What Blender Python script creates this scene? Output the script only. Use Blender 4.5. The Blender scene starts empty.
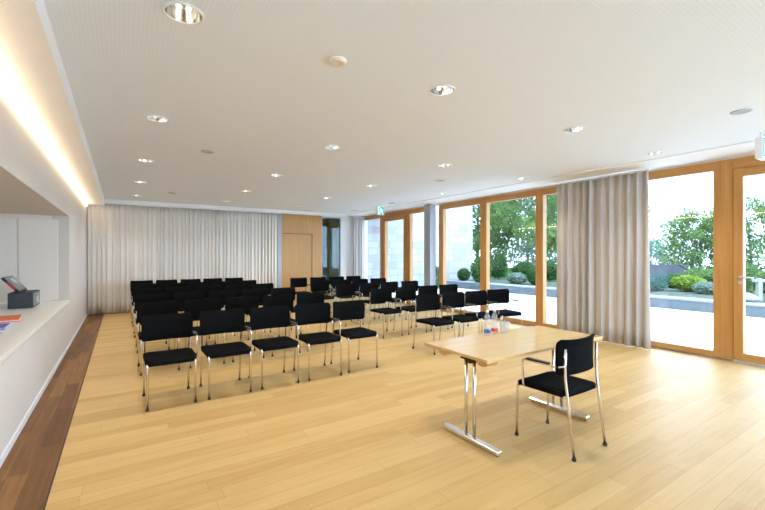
import bpy, bmesh, math, random
from mathutils import Vector, Matrix

random.seed(7)
S = bpy.context.scene
COL = S.collection
PI = math.pi

# ------------------------------------------------------------------ camera
cam_d = bpy.data.cameras.new('camera'); cam = bpy.data.objects.new('camera', cam_d); COL.objects.link(cam)
cam.location = (0, 0, 1.5)
cam.rotation_euler = (PI / 2, 0, math.radians(-33.09))
cam_d.sensor_fit = 'HORIZONTAL'; cam_d.sensor_width = 36.0; cam_d.lens = 36.0 * 400 / 765
cam_d.clip_start = 0.05; cam_d.clip_end = 500
S.camera = cam

# ------------------------------------------------------------------ sky and exposure
W = bpy.data.worlds.new('overcast_sky'); S.world = W; W.use_nodes = True
bg = W.node_tree.nodes['Background']
bg.inputs['Color'].default_value = (0.655, 0.89, 1.27, 1)
bg.inputs['Strength'].default_value = 3.8
S.view_settings.view_transform = 'Standard'; S.view_settings.look = 'None'
S.view_settings.exposure = 1.37; S.view_settings.gamma = 1.0; S.view_settings.use_curve_mapping = False
S.cycles.use_denoising = True
S.cycles.max_bounces = 10; S.cycles.diffuse_bounces = 6; S.cycles.transparent_max_bounces = 16
S.cycles.sample_clamp_indirect = 6.0
SPOT_POWER = 28.0
LED_STRENGTH = 7.5

# ------------------------------------------------------------------ materials
def mat(name, col, rough=0.6, metal=0.0, spec=0.5, **kw):
    m = bpy.data.materials.new(name); m.use_nodes = True
    b = m.node_tree.nodes['Principled BSDF']
    b.inputs['Base Color'].default_value = (*col, 1)
    b.inputs['Roughness'].default_value = rough
    b.inputs['Metallic'].default_value = metal
    b.inputs['Specular IOR Level'].default_value = spec
    for k, v in kw.items():
        b.inputs[k].default_value = v
    return m

def N(m, t, **kw):
    n = m.node_tree.nodes.new(t)
    for k, v in kw.items():
        setattr(n, k, v)
    return n

def L(m, a, b):
    m.node_tree.links.new(a, b)

def bsdf(m):
    return m.node_tree.nodes['Principled BSDF']

def ramp(m, stops):
    r = N(m, 'ShaderNodeValToRGB')
    e = r.color_ramp.elements
    while len(e) < len(stops):
        e.new(0.5)
    for i, (p, c) in enumerate(stops):
        e[i].position = p; e[i].color = (*c, 1)
    return r

def noise_mat(name, c1, c2, scale, rough=0.7, stretch=(1, 1, 1), bump=0.0, spec=0.4, detail=3.0):
    m = mat(name, c1, rough, spec=spec)
    tc = N(m, 'ShaderNodeTexCoord'); mp = N(m, 'ShaderNodeMapping'); nz = N(m, 'ShaderNodeTexNoise')
    mp.inputs['Scale'].default_value = stretch
    nz.inputs['Scale'].default_value = scale; nz.inputs['Detail'].default_value = detail
    L(m, tc.outputs['Object'], mp.inputs['Vector']); L(m, mp.outputs['Vector'], nz.inputs['Vector'])
    r = ramp(m, [(0.3, c1), (0.7, c2)])
    L(m, nz.outputs['Fac'], r.inputs['Fac']); L(m, r.outputs['Color'], bsdf(m).inputs['Base Color'])
    if bump:
        bp = N(m, 'ShaderNodeBump'); bp.inputs['Strength'].default_value = bump; bp.inputs['Distance'].default_value = 0.01
        L(m, nz.outputs['Fac'], bp.inputs['Height']); L(m, bp.outputs['Normal'], bsdf(m).inputs['Normal'])
    return m

def plank_mat(name, c1, c2, c3, width, length, along_x, rough, gap=0.002, gapc=(0.2, 0.12, 0.06), spec=0.5):
    """strip parquet: brick pattern for the staves, stretched noise for the grain"""
    m = mat(name, c2, rough, spec=spec)
    tc = N(m, 'ShaderNodeTexCoord'); mp = N(m, 'ShaderNodeMapping')
    if not along_x:
        mp.inputs['Rotation'].default_value = (0, 0, PI / 2)
    mp.inputs['Location'].default_value = (23.3, 31.07, 0)
    br = N(m, 'ShaderNodeTexBrick')
    br.offset = 0.0; br.offset_frequency = 2; br.squash = 1.0
    br.inputs['Scale'].default_value = 1.0
    br.inputs['Mortar Size'].default_value = gap
    br.inputs['Mortar Smooth'].default_value = 0.0
    br.inputs['Bias'].default_value = 0.0
    br.inputs['Brick Width'].default_value = length
    br.inputs['Row Height'].default_value = width
    br.inputs['Color1'].default_value = (0, 0, 0, 1); br.inputs['Color2'].default_value = (1, 1, 1, 1)
    br.inputs['Mortar'].default_value = (0.5, 0.5, 0.5, 1)
    L(m, tc.outputs['Object'], mp.inputs['Vector'])
    # every row of staves starts at its own random offset
    sx = N(m, 'ShaderNodeSeparateXYZ'); L(m, mp.outputs['Vector'], sx.inputs[0])
    dv = N(m, 'ShaderNodeMath', operation='DIVIDE'); dv.inputs[1].default_value = width; L(m, sx.outputs['Y'], dv.inputs[0])
    fl = N(m, 'ShaderNodeMath', operation='FLOOR'); L(m, dv.outputs[0], fl.inputs[0])
    wn = N(m, 'ShaderNodeTexWhiteNoise', noise_dimensions='1D'); L(m, fl.outputs[0], wn.inputs['W'])
    ma = N(m, 'ShaderNodeMath', operation='MULTIPLY_ADD'); ma.inputs[1].default_value = length
    L(m, wn.outputs['Value'], ma.inputs[0]); L(m, sx.outputs['X'], ma.inputs[2])
    cx_ = N(m, 'ShaderNodeCombineXYZ'); L(m, ma.outputs[0], cx_.inputs['X']); L(m, sx.outputs['Y'], cx_.inputs['Y'])
    L(m, cx_.outputs[0], br.inputs['Vector'])
    mp2 = N(m, 'ShaderNodeMapping'); mp2.inputs['Scale'].default_value = (1.2, 22, 1)
    L(m, mp.outputs['Vector'], mp2.inputs['Vector'])
    nz = N(m, 'ShaderNodeTexNoise'); nz.inputs['Scale'].default_value = 1.6; nz.inputs['Detail'].default_value = 5
    L(m, mp2.outputs['Vector'], nz.inputs['Vector'])
    nb = N(m, 'ShaderNodeTexNoise'); nb.inputs['Scale'].default_value = 2.2; nb.inputs['Detail'].default_value = 4
    mp3 = N(m, 'ShaderNodeMapping'); mp3.inputs['Scale'].default_value = (1.0, 4.5, 1)
    L(m, mp.outputs['Vector'], mp3.inputs['Vector']); L(m, mp3.outputs['Vector'], nb.inputs['Vector'])
    a = N(m, 'ShaderNodeMath', operation='MULTIPLY_ADD'); a.inputs[1].default_value = 0.33
    L(m, br.outputs['Color'], a.inputs[0])
    s2 = N(m, 'ShaderNodeMath', operation='MULTIPLY_ADD'); s2.inputs[1].default_value = 0.42
    L(m, nz.outputs['Fac'], s2.inputs[0])
    s3 = N(m, 'ShaderNodeMath', operation='MULTIPLY'); s3.inputs[1].default_value = 0.3
    L(m, nb.outputs['Fac'], s3.inputs[0]); L(m, s3.outputs[0], s2.inputs[2]); L(m, s2.outputs[0], a.inputs[2])
    r = ramp(m, [(0.2, c1), (0.5, c2), (0.82, c3)])
    L(m, a.outputs[0], r.inputs['Fac'])
    mx = N(m, 'ShaderNodeMix', data_type='RGBA'); mx.inputs['B'].default_value = (*gapc, 1)
    gm = N(m, 'ShaderNodeMath', operation='MULTIPLY'); gm.inputs[1].default_value = 0.55
    L(m, br.outputs['Fac'], gm.inputs[0])
    L(m, gm.outputs[0], mx.inputs['Factor']); L(m, r.outputs['Color'], mx.inputs['A'])
    L(m, mx.outputs['Result'], bsdf(m).inputs['Base Color'])
    return m

def wood_mat(name, c1, c2, rough=0.4, axis=2, scale=1.0):
    st = [14, 14, 14]; st[axis] = 0.7
    return noise_mat(name, c1, c2, 1.4 * scale, rough, tuple(st), spec=0.45, detail=4)

def fabric_mat(name, c1, c2, scale=240, rough=0.95):
    m = noise_mat(name, c1, c2, scale, rough, bump=0.15, spec=0.04)
    return m

def emit_mat(name, col, strength):
    m = mat(name, col, 0.5)
    bsdf(m).inputs['Emission Color'].default_value = (*col, 1)
    bsdf(m).inputs['Emission Strength'].default_value = strength
    return m

def glass_mat(name, tint=(0.97, 0.99, 0.98), refl=0.5, haze=0.0):
    m = bpy.data.materials.new(name); m.use_nodes = True
    nt = m.node_tree; nt.nodes.clear()
    out = nt.nodes.new('ShaderNodeOutputMaterial')
    tr = nt.nodes.new('ShaderNodeBsdfTransparent'); tr.inputs['Color'].default_value = (*tint, 1)
    gl = nt.nodes.new('ShaderNodeBsdfGlossy'); gl.inputs['Roughness'].default_value = 0.02
    fr = nt.nodes.new('ShaderNodeLayerWeight'); fr.inputs['Blend'].default_value = 0.5
    pw = nt.nodes.new('ShaderNodeMath'); pw.operation = 'POWER'; pw.inputs[1].default_value = 4.0
    mu = nt.nodes.new('ShaderNodeMath'); mu.operation = 'MULTIPLY_ADD'; mu.inputs[1].default_value = refl; mu.inputs[2].default_value = 0.035
    nt.links.new(fr.outputs['Facing'], pw.inputs[0])
    mx = nt.nodes.new('ShaderNodeMixShader')
    nt.links.new(pw.outputs[0], mu.inputs[0]); nt.links.new(mu.outputs[0], mx.inputs[0])
    nt.links.new(tr.outputs[0], mx.inputs[1]); nt.links.new(gl.outputs[0], mx.inputs[2])
    if haze:
        df = nt.nodes.new('ShaderNodeBsdfDiffuse'); df.inputs['Color'].default_value = (0.85, 0.87, 0.9, 1)
        m2 = nt.nodes.new('ShaderNodeMixShader'); m2.inputs[0].default_value = haze
        nt.links.new(mx.outputs[0], m2.inputs[1]); nt.links.new(df.outputs[0], m2.inputs[2]); mx = m2
    nt.links.new(mx.outputs[0], out.inputs['Surface'])
    return m

def ceiling_mat():
    """white acoustic board with a fine grid of drilled holes"""
    m = mat('perforated_board', (0.76, 0.735, 0.71), 0.85, spec=0.2)
    tc = N(m, 'ShaderNodeTexCoord'); mp = N(m, 'ShaderNodeMapping')
    mp.inputs['Scale'].default_value = (1 / 0.024, 1 / 0.024, 0)
    L(m, tc.outputs['Object'], mp.inputs['Vector'])
    fr = N(m, 'ShaderNodeVectorMath', operation='FRACTION'); L(m, mp.outputs['Vector'], fr.inputs[0])
    sb = N(m, 'ShaderNodeVectorMath', operation='SUBTRACT'); sb.inputs[1].default_value = (0.5, 0.5, 0)
    L(m, fr.outputs[0], sb.inputs[0])
    ln = N(m, 'ShaderNodeVectorMath', operation='LENGTH'); L(m, sb.outputs[0], ln.inputs[0])
    lt = N(m, 'ShaderNodeMath', operation='LESS_THAN'); lt.inputs[1].default_value = 0.2
    L(m, ln.outputs['Value'], lt.inputs[0])
    mx = N(m, 'ShaderNodeMix', data_type='RGBA')
    mx.inputs['A'].default_value = (0.85, 0.88, 0.90, 1); mx.inputs['B'].default_value = (0.78, 0.805, 0.825, 1)
    L(m, lt.outputs[0], mx.inputs['Factor']); L(m, mx.outputs['Result'], bsdf(m).inputs['Base Color'])
    return m

def stone_mat():
    m = mat('stone_masonry', (0.7, 0.7, 0.7), 0.9, spec=0.1)
    tc = N(m, 'ShaderNodeTexCoord'); mp = N(m, 'ShaderNodeMapping')
    mp.inputs['Rotation'].default_value = (PI / 2, 0, 0)
    nz = N(m, 'ShaderNodeTexNoise'); nz.inputs['Scale'].default_value = 1.3
    L(m, tc.outputs['Object'], nz.inputs['Vector'])
    sb = N(m, 'ShaderNodeVectorMath', operation='SUBTRACT'); sb.inputs[1].default_value = (0.5, 0.5, 0.5)
    L(m, nz.outputs['Color'], sb.inputs[0])
    sc = N(m, 'ShaderNodeVectorMath', operation='SCALE'); sc.inputs['Scale'].default_value = 0.16
    L(m, sb.outputs[0], sc.inputs[0])
    ad = N(m, 'ShaderNodeVectorMath', operation='ADD')
    L(m, tc.outputs['Object'], ad.inputs[0]); L(m, sc.outputs[0], ad.inputs[1])
    L(m, ad.outputs[0], mp.inputs['Vector'])
    br = N(m, 'ShaderNodeTexBrick'); br.offset = 0.43; br.squash = 0.7; br.squash_frequency = 3
    br.inputs['Scale'].default_value = 1.0; br.inputs['Mortar Size'].default_value = 0.02
    br.inputs['Mortar Smooth'].default_value = 0.5
    br.inputs['Brick Width'].default_value = 0.62; br.inputs['Row Height'].default_value = 0.30
    br.inputs['Color1'].default_value = (0, 0, 0, 1); br.inputs['Color2'].default_value = (1, 1, 1, 1)
    br.inputs['Mortar'].default_value = (0.5, 0.5, 0.5, 1)
    L(m, mp.outputs['Vector'], br.inputs['Vector'])
    r = ramp(m, [(0.0, (0.24, 0.17, 0.165)), (0.03, (0.25, 0.20, 0.19)), (0.045, (0.24, 0.235, 0.225)), (0.55, (0.285, 0.28, 0.27)), (1.0, (0.33, 0.32, 0.31))])
    L(m, br.outputs['Color'], r.inputs['Fac'])
    mx = N(m, 'ShaderNodeMix', data_type='RGBA'); mx.inputs['B'].default_value = (0.22, 0.22, 0.22, 1)
    L(m, br.outputs['Fac'], mx.inputs['Factor']); L(m, r.outputs['Color'], mx.inputs['A'])
    L(m, mx.outputs['Result'], bsdf(m).inputs['Base Color'])
    bp = N(m, 'ShaderNodeBump'); bp.inputs['Strength'].default_value = 0.5; bp.invert = True
    L(m, br.outputs['Fac'], bp.inputs['Height']); L(m, bp.outputs['Normal'], bsdf(m).inputs['Normal'])
    return m

def leaf_mat(name, c1, c2):
    m = bpy.data.materials.new(name); m.use_nodes = True
    nt = m.node_tree; nt.nodes.clear()
    out = nt.nodes.new('ShaderNodeOutputMaterial')
    tc = nt.nodes.new('ShaderNodeTexCoord'); nz = nt.nodes.new('ShaderNodeTexNoise'); nz.inputs['Scale'].default_value = 1.1
    nz.inputs['Detail'].default_value = 6
    r = nt.nodes.new('ShaderNodeValToRGB')
    r.color_ramp.elements[0].position = 0.35; r.color_ramp.elements[0].color = (*c1, 1)
    r.color_ramp.elements[1].position = 0.65; r.color_ramp.elements[1].color = (*c2, 1)
    d = nt.nodes.new('ShaderNodeBsdfDiffuse'); t = nt.nodes.new('ShaderNodeBsdfTranslucent'); mx = nt.nodes.new('ShaderNodeMixShader')
    mx.inputs[0].default_value = 0.4
    k = nt.links.new
    k(tc.outputs['Object'], nz.inputs['Vector']); k(nz.outputs['Fac'], r.inputs['Fac'])
    k(r.outputs['Color'], d.inputs['Color']); k(r.outputs['Color'], t.inputs['Color'])
    k(d.outputs[0], mx.inputs[1]); k(t.outputs[0], mx.inputs[2]); k(mx.outputs[0], out.inputs['Surface'])
    return m

M = {
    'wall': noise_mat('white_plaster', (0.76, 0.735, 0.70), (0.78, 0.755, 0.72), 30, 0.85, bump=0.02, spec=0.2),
    'board': ceiling_mat(),
    'plaster': mat('smooth_ceiling_plaster', (0.84, 0.82, 0.79), 0.85, spec=0.2),
    'oak': plank_mat('light_oak_parquet', (0.44, 0.265, 0.085), (0.535, 0.345, 0.125), (0.61, 0.415, 0.175), 0.13, 1.5, True, 0.5, gap=0.0012, spec=0.25),
    'walnut': plank_mat('dark_strip_parquet', (0.085, 0.037, 0.013), (0.165, 0.075, 0.025), (0.30, 0.15, 0.05), 0.117, 0.9, False, 0.5, spec=0.2, gapc=(0.05, 0.025, 0.01)),
    'joint': mat('dark_floor_joint', (0.03, 0.02, 0.012), 0.6),
    'frame_wood': wood_mat('larch_window_wood', (0.44, 0.20, 0.045), (0.53, 0.26, 0.07), 0.4),
    'frame_wood_h': wood_mat('larch_window_wood_rail', (0.44, 0.20, 0.045), (0.53, 0.26, 0.07), 0.4, axis=1),
    'door_wood': wood_mat('oak_veneer_panel', (0.50, 0.26, 0.075), (0.58, 0.32, 0.10), 0.4),
    'door_wood_dark': wood_mat('olive_stained_wood', (0.22, 0.14, 0.04), (0.28, 0.18, 0.055), 0.4),
    'beech': wood_mat('beech_veneer', (0.60, 0.385, 0.155), (0.67, 0.455, 0.195), 0.22, axis=0),
    'beech_edge': mat('beech_edge', (0.55, 0.30, 0.10), 0.4),
    'glass': glass_mat('window_glass'),
    'teal_glass': glass_mat('corridor_glass', (0.75, 0.85, 0.83), 0.8),
    'bottle_glass': glass_mat('clear_bottle_plastic', (0.95, 0.96, 0.98), 0.9, 0.16),
    'chrome': mat('chrome_tube', (0.80, 0.79, 0.77), 0.16, 1.0),
    'satin': mat('satin_steel', (0.62, 0.62, 0.62), 0.35, 1.0),
    'reflector': mat('mirror_reflector', (0.92, 0.91, 0.88), 0.12, 1.0),
    'black_fabric': fabric_mat('black_upholstery', (0.004, 0.004, 0.004), (0.009, 0.009, 0.009)),
    'black_plastic': mat('black_plastic', (0.015, 0.015, 0.016), 0.45),
    'dark_grey': mat('dark_grey_plastic', (0.035, 0.04, 0.045), 0.5),
    'mid_grey': mat('grey_screen', (0.16, 0.17, 0.17), 0.35),
    'screen': mat('pale_green_screen', (0.35, 0.45, 0.42), 0.2),
    'red': mat('red_plastic', (0.55, 0.03, 0.02), 0.4),
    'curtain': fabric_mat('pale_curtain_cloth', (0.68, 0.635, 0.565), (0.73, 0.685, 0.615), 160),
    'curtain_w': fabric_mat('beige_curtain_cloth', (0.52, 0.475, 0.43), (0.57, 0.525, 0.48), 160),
    'grey_paint': mat('grey_painted_steel', (0.36, 0.38, 0.41), 0.45),
    'grey_trim': mat('light_grey_trim', (0.42, 0.44, 0.46), 0.5),
    'white': mat('white_lacquer', (0.80, 0.79, 0.78), 0.4),
    'panel_white': mat('pale_grey_lacquer', (0.84, 0.74, 0.62), 0.45),
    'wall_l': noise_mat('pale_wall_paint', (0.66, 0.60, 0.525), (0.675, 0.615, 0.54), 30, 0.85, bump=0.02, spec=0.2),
    'counter': mat('counter_top_cream', (0.80, 0.77, 0.71), 0.35),
    'led': emit_mat('led_strip_glow', (1.0, 0.80, 0.55), LED_STRENGTH),
    'bulb': emit_mat('lamp_bulb_glow', (1.0, 0.92, 0.8), 1.4),
    'sign_green': emit_mat('exit_sign_green', (0.0, 0.28, 0.2), 0.35),
    'sign_white': emit_mat('exit_sign_white', (0.9, 0.95, 0.92), 0.5),
    'paper_orange': mat('orange_paper', (0.75, 0.18, 0.05), 0.6),
    'paper_pale': mat('pale_orange_paper', (0.80, 0.42, 0.25), 0.6),
    'paper_blue': mat('violet_blue_paper', (0.12, 0.12, 0.45), 0.6),
    'paper_white': mat('white_paper', (0.78, 0.77, 0.76), 0.7),
    'paper_lilac': mat('lilac_paper', (0.42, 0.38, 0.62), 0.6),
    'label_blue': mat('blue_bottle_label', (0.05, 0.15, 0.55), 0.5),
    'label_red': mat('red_bottle_label', (0.65, 0.06, 0.05), 0.5),
    'terrace': noise_mat('pale_terrace_paving', (0.76, 0.755, 0.74), (0.81, 0.805, 0.79), 3, 0.9),
    'kerb': noise_mat('grey_concrete_kerb', (0.10, 0.115, 0.12), (0.13, 0.145, 0.152), 2.2, 0.9),
    'coping': noise_mat('pale_coping_stone', (0.20, 0.215, 0.22), (0.25, 0.265, 0.27), 4, 0.9),
    'soil': noise_mat('planting_bed_soil', (0.05, 0.062, 0.04), (0.10, 0.105, 0.085), 5, 1.0, spec=0.0),
    'lawn': noise_mat('meadow_grass', (0.035, 0.075, 0.02), (0.065, 0.12, 0.035), 2, 1.0, spec=0.0),
    'stone': stone_mat(),
    'slate': noise_mat('grey_roof_tiles', (0.03, 0.03, 0.033), (0.042, 0.042, 0.045), 6, 0.9, spec=0.05),
    'house': mat('house_render', (0.2, 0.19, 0.175), 0.9),
    'fascia': mat('dark_roof_edge', (0.05, 0.045, 0.04), 0.8),
    'bark': noise_mat('tree_bark', (0.10, 0.085, 0.065), (0.18, 0.15, 0.12), 8, 0.95),
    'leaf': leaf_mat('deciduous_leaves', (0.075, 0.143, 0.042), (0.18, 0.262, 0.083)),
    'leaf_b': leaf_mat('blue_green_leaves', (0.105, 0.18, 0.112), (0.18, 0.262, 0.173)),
    'leaf_y': leaf_mat('yellow_green_leaves', (0.165, 0.24, 0.03), (0.27, 0.33, 0.075)),
    'leaf_d': leaf_mat('dark_green_leaves', (0.033, 0.09, 0.027), (0.075, 0.15, 0.042)),
    'leaf_t': leaf_mat('teal_hedge_leaves', (0.042, 0.112, 0.09), (0.075, 0.165, 0.128)),
    'leaf_s': leaf_mat('silver_green_leaves', (0.165, 0.232, 0.173), (0.255, 0.315, 0.24)),
    'rock': noise_mat('pale_boulder', (0.24, 0.25, 0.27), (0.31, 0.315, 0.32), 5, 0.9, bump=0.3),
    'pale_wood': mat('weathered_pale_wood', (0.26, 0.26, 0.24), 0.8),
}

# ------------------------------------------------------------------ mesh helpers
def obj(name, bm, m, parent=None, smooth=False, loc=None):
    me = bpy.data.meshes.new(name)
    bmesh.ops.recalc_face_normals(bm, faces=bm.faces)
    bm.to_mesh(me); bm.free()
    ms = m if isinstance(m, (list, tuple)) else [m]
    for x in ms:
        me.materials.append(x)
    if smooth:
        for p in me.polygons:
            p.use_smooth = True
    o = bpy.data.objects.new(name, me); COL.objects.link(o)
    if loc:
        o.location = loc
    if parent:
        o.parent = parent
    return o

def tag(o, label, cat, group=None, kind=None):
    o['label'] = label; o['category'] = cat
    if group: o['group'] = group
    if kind: o['kind'] = kind
    return o

def thing(name, label, cat, loc=(0, 0, 0), rz=0.0, group=None):
    o = bpy.data.objects.new(name, None); COL.objects.link(o)
    o.empty_display_size = 0.1
    o.location = loc; o.rotation_euler = (0, 0, rz)
    return tag(o, label, cat, group)

def struct(name, bm, m, label=None, cat=None, parent=None, smooth=False):
    o = obj(name, bm, m, parent, smooth)
    if not parent:
        o['kind'] = 'structure'
        if label:
            o['label'] = label; o['category'] = cat or name.split('_')[0]
    return o

def box(bm, x0, x1, y0, y1, z0, z1, bev=0.0, seg=2):
    vs = [bm.verts.new((x, y, z)) for x in (x0, x1) for y in (y0, y1) for z in (z0, z1)]
    F = [(0, 1, 3, 2), (4, 6, 7, 5), (0, 4, 5, 1), (2, 3, 7, 6), (0, 2, 6, 4), (1, 5, 7, 3)]
    fs = [bm.faces.new([vs[i] for i in f]) for f in F]
    if bev:
        es = list({e for f in fs for e in f.edges})
        bmesh.ops.bevel(bm, geom=es, offset=bev, segments=seg, affect='EDGES', profile=0.5)
    return bm

def B(*a, **k):
    return box(bmesh.new(), *a, **k)

def fillet(pts, r, n=5):
    """round the inner corners of a polyline"""
    P = [Vector(p) for p in pts]; out = [P[0]]
    for i in range(1, len(P) - 1):
        a, b, c = P[i - 1], P[i], P[i + 1]
        u, v = (a - b), (c - b)
        q = min(r, u.length * 0.48, v.length * 0.48)
        p0, p2 = b + u.normalized() * q, b + v.normalized() * q
        for k in range(n + 1):
            t = k / n
            out.append((1 - t) ** 2 * p0 + 2 * t * (1 - t) * b + t * t * p2)
    out.append(P[-1])
    return out

def tube(bm, pts, r, n=8, fil=0.0, caps=True):
    P = fillet(pts, fil) if fil else [Vector(p) for p in pts]
    rs = r if isinstance(r, (list, tuple)) else [r] * len(P)
    rings = []
    t0 = (P[1] - P[0]).normalized()
    ref = Vector((0, 0, 1)) if abs(t0.z) < 0.9 else Vector((1, 0, 0))
    nrm = t0.cross(ref).normalized()
    for i, p in enumerate(P):
        t = (P[min(i + 1, len(P) - 1)] - P[max(i - 1, 0)]).normalized()
        nrm = (nrm - t * nrm.dot(t)).normalized(); bn = t.cross(nrm)
        rings.append([bm.verts.new(p + (nrm * math.cos(2 * PI * k / n) + bn * math.sin(2 * PI * k / n)) * rs[i]) for k in range(n)])
    for a, b in zip(rings, rings[1:]):
        for k in range(n):
            bm.faces.new((a[k], a[(k + 1) % n], b[(k + 1) % n], b[k]))
    if caps:
        bm.faces.new(rings[0][::-1]); bm.faces.new(rings[-1])
    return bm

def lathe(bm, prof, n=24, cx=0, cy=0, cap=True):
    rings = [[bm.verts.new((cx + r * math.cos(2 * PI * k / n), cy + r * math.sin(2 * PI * k / n), z)) for k in range(n)] for r, z in prof]
    for a, b in zip(rings, rings[1:]):
        for k in range(n):
            bm.faces.new((a[k], a[(k + 1) % n], b[(k + 1) % n], b[k]))
    if cap:
        bm.faces.new(rings[0][::-1]); bm.faces.new(rings[-1])
    return bm

def solid_grid(fn, nu, nv, thick):
    """closed sheet with real thickness: fn(u,v) -> (point, normal)"""
    bm = bmesh.new(); A = []; Bk = []
    for i in range(nu + 1):
        ra, rb = [], []
        for j in range(nv + 1):
            p, nn = fn(i / nu, j / nv)
            ra.append(bm.verts.new(p)); rb.append(bm.verts.new(Vector(p) + Vector(nn) * thick))
        A.append(ra); Bk.append(rb)
    for i in range(nu):
        for j in range(nv):
            bm.faces.new((A[i][j], A[i + 1][j], A[i + 1][j + 1], A[i][j + 1]))
            bm.faces.new((Bk[i][j + 1], Bk[i + 1][j + 1], Bk[i + 1][j], Bk[i][j]))
    for i in range(nu):
        bm.faces.new((A[i][0], Bk[i][0], Bk[i + 1][0], A[i + 1][0]))
        bm.faces.new((A[i + 1][nv], Bk[i + 1][nv], Bk[i][nv], A[i][nv]))
    for j in range(nv):
        bm.faces.new((A[0][j + 1], Bk[0][j + 1], Bk[0][j], A[0][j]))
        bm.faces.new((A[nu][j], Bk[nu][j], Bk[nu][j + 1], A[nu][j + 1]))
    return bm

# ------------------------------------------------------------------ room shell
XL, XR, YB, YF, ZC = -0.73, 7.26, 12.5, -3.5, 2.90
struct('floor', B(-0.38, XR + 0.12, YF, YB + 0.3, -0.1, 0), M['oak'], 'light oak parquet floor of the hall', 'floor')
struct('trim_1', B(XL, -0.392, YF, YB + 0.3, -0.1, 0.0), M['walnut'], 'dark brown parquet strip along the left wall', 'floor strip')
struct('trim_2', B(-0.392, -0.38, YF, YB + 0.3, -0.1, -0.001), M['joint'], 'dark joint between brown strip and oak floor', 'floor joint')
# ceiling: perforated field, set up between plain plaster margins
bm = B(-0.362, 6.47, YF, YB + 0.3, ZC, ZC + 0.12)
struct('ceiling', bm, M['board'], 'white perforated acoustic ceiling', 'ceiling')
bm = B(6.47, XR + 0.25, YF, YB + 0.3, 2.888, ZC + 0.12)
struct('trim_3', bm, M['plaster'], 'smooth plaster ceiling margin above the windows', 'ceiling margin')
bm = B(XL, -0.362, YF, YB + 0.3, 2.755, ZC + 0.12)
struct('trim_4', bm, M['plaster'], 'lowered plaster margin beside the left wall light strip', 'ceiling margin')
bm = B(-0.362, 6.47, 12.12, 12.2, 2.80, ZC)
struct('trim_5', bm, M['plaster'], 'white pelmet above the back curtain and wooden door', 'pelmet')
# left wall with the serving hatch
bm = B(XL - 0.22, XL, YF, 8.35, 0, 0.725)
box(bm, XL - 0.22, XL, YF, 8.35, 2.14, ZC + 0.1)
box(bm, XL - 0.22, XL, 8.35, YB + 0.3, 0, ZC + 0.1)
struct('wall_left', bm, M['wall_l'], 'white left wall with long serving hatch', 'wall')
struct('baseboard_left', B(XL, XL + 0.014, YF, 12.3, 0.0, 0.06, bev=0.003), M['white'], 'low white skirting along the left wall', 'baseboard')
bm = B(XL - 2.4, XL - 0.22, 8.35, 8.5, 0, 2.3)
struct('wall_hatch_end', bm, M['panel_white'], 'pale end wall inside the serving hatch', 'wall')
struct('wall_hatch_back', B(XL - 2.5, XL - 2.4, YF, 8.5, 0, 2.3), M['wall'], 'white rear wall inside the serving hatch', 'wall')
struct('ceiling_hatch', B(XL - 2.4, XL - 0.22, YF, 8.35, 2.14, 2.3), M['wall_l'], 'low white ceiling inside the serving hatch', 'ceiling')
# wall behind the camera
struct('wall_front', box(B(XL - 2.5, 0.2, YF - 0.2, YF, 0, ZC + 0.1), 0.2, XR + 0.3, YF - 0.2, YF, 2.865, ZC + 0.1), M['wall'], 'white wall behind the camera', 'wall')
# back wall: plain behind the curtain, opening for glass strip at X 5.66..6.40
bm = B(XL - 0.2, 5.66, YB, YB + 0.2, 0, ZC + 0.1)
box(bm, 5.66, 6.40, YB, YB + 0.2, 2.8, ZC + 0.1)
box(bm, 6.40, XR + 0.1, YB, YB + 0.2, 0, ZC + 0.1)
struct('wall_back', bm, M['wall'], 'white back wall of the hall', 'wall')
# corridor seen through the glass strip
bm = B(5.2, 6.9, 14.0, 14.1, 0, 2.9); box(bm, 5.2, 5.3, YB + 0.2, 14.0, 0, 2.9)
struct('wall_corridor', bm, M['grey_trim'], 'grey green corridor wall behind the glass strip', 'wall')
bm = B(6.06, 6.12, YB + 0.25, 13.9, 0, 2.8); box(bm, 6.12, 6.9, YB + 0.25, YB + 0.3, 0, 2.8)
struct('wall_corridor_wood', bm, M['door_wood_dark'], 'brown wooden corridor wall behind the glass strip', 'wall')
struct('floor_corridor', B(5.2, 6.9, YB + 0.3, 14.1, -0.1, 0), M['oak'], 'oak corridor floor behind the glass strip', 'floor')
struct('ceiling_corridor', B(5.2, 6.9, YB + 0.2, 14.1, 2.85, 2.95), M['wall'], 'corridor ceiling behind the glass strip', 'ceiling')

# ------------------------------------------------------------------ window wall (X = 7.26)
X0, X1 = XR - 0.02, XR + 0.10       # frame depth
ZT = 2.865                          # top of frames
def pane(name, y0, y1, z0, z1, parent):
    return obj(name, B(XR + 0.03, XR + 0.05, y0, y1, z0, z1), M['glass'], parent)

def fixed_window(n, y0, y1, label, jl=0.09, jr=0.09, top=0.13, bot=0.10):
    """frame between y0 (near) and y1 (far): one post each side plus rails"""
    bm = B(X0, X1, y0, y0 + jl, 0.012, ZT, bev=0.004)
    box(bm, X0, X1, y1 - jr, y1, 0.012, ZT, bev=0.004)
    w = obj('window_%d' % n, bm, M['frame_wood'])
    tag(w, label, 'window', kind='structure')
    bm = B(X0 + 0.004, X1, y0 + jl, y1 - jr, ZT - top, ZT, bev=0.004); box(bm, X0 + 0.004, X1, y0 + jl, y1 - jr, 0.012, bot, bev=0.004)
    obj('window_rails', bm, M['frame_wood_h'], w)
    pane('pane', y0 + jl, y1 - jr, bot, ZT - top, w)
    return w

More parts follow.
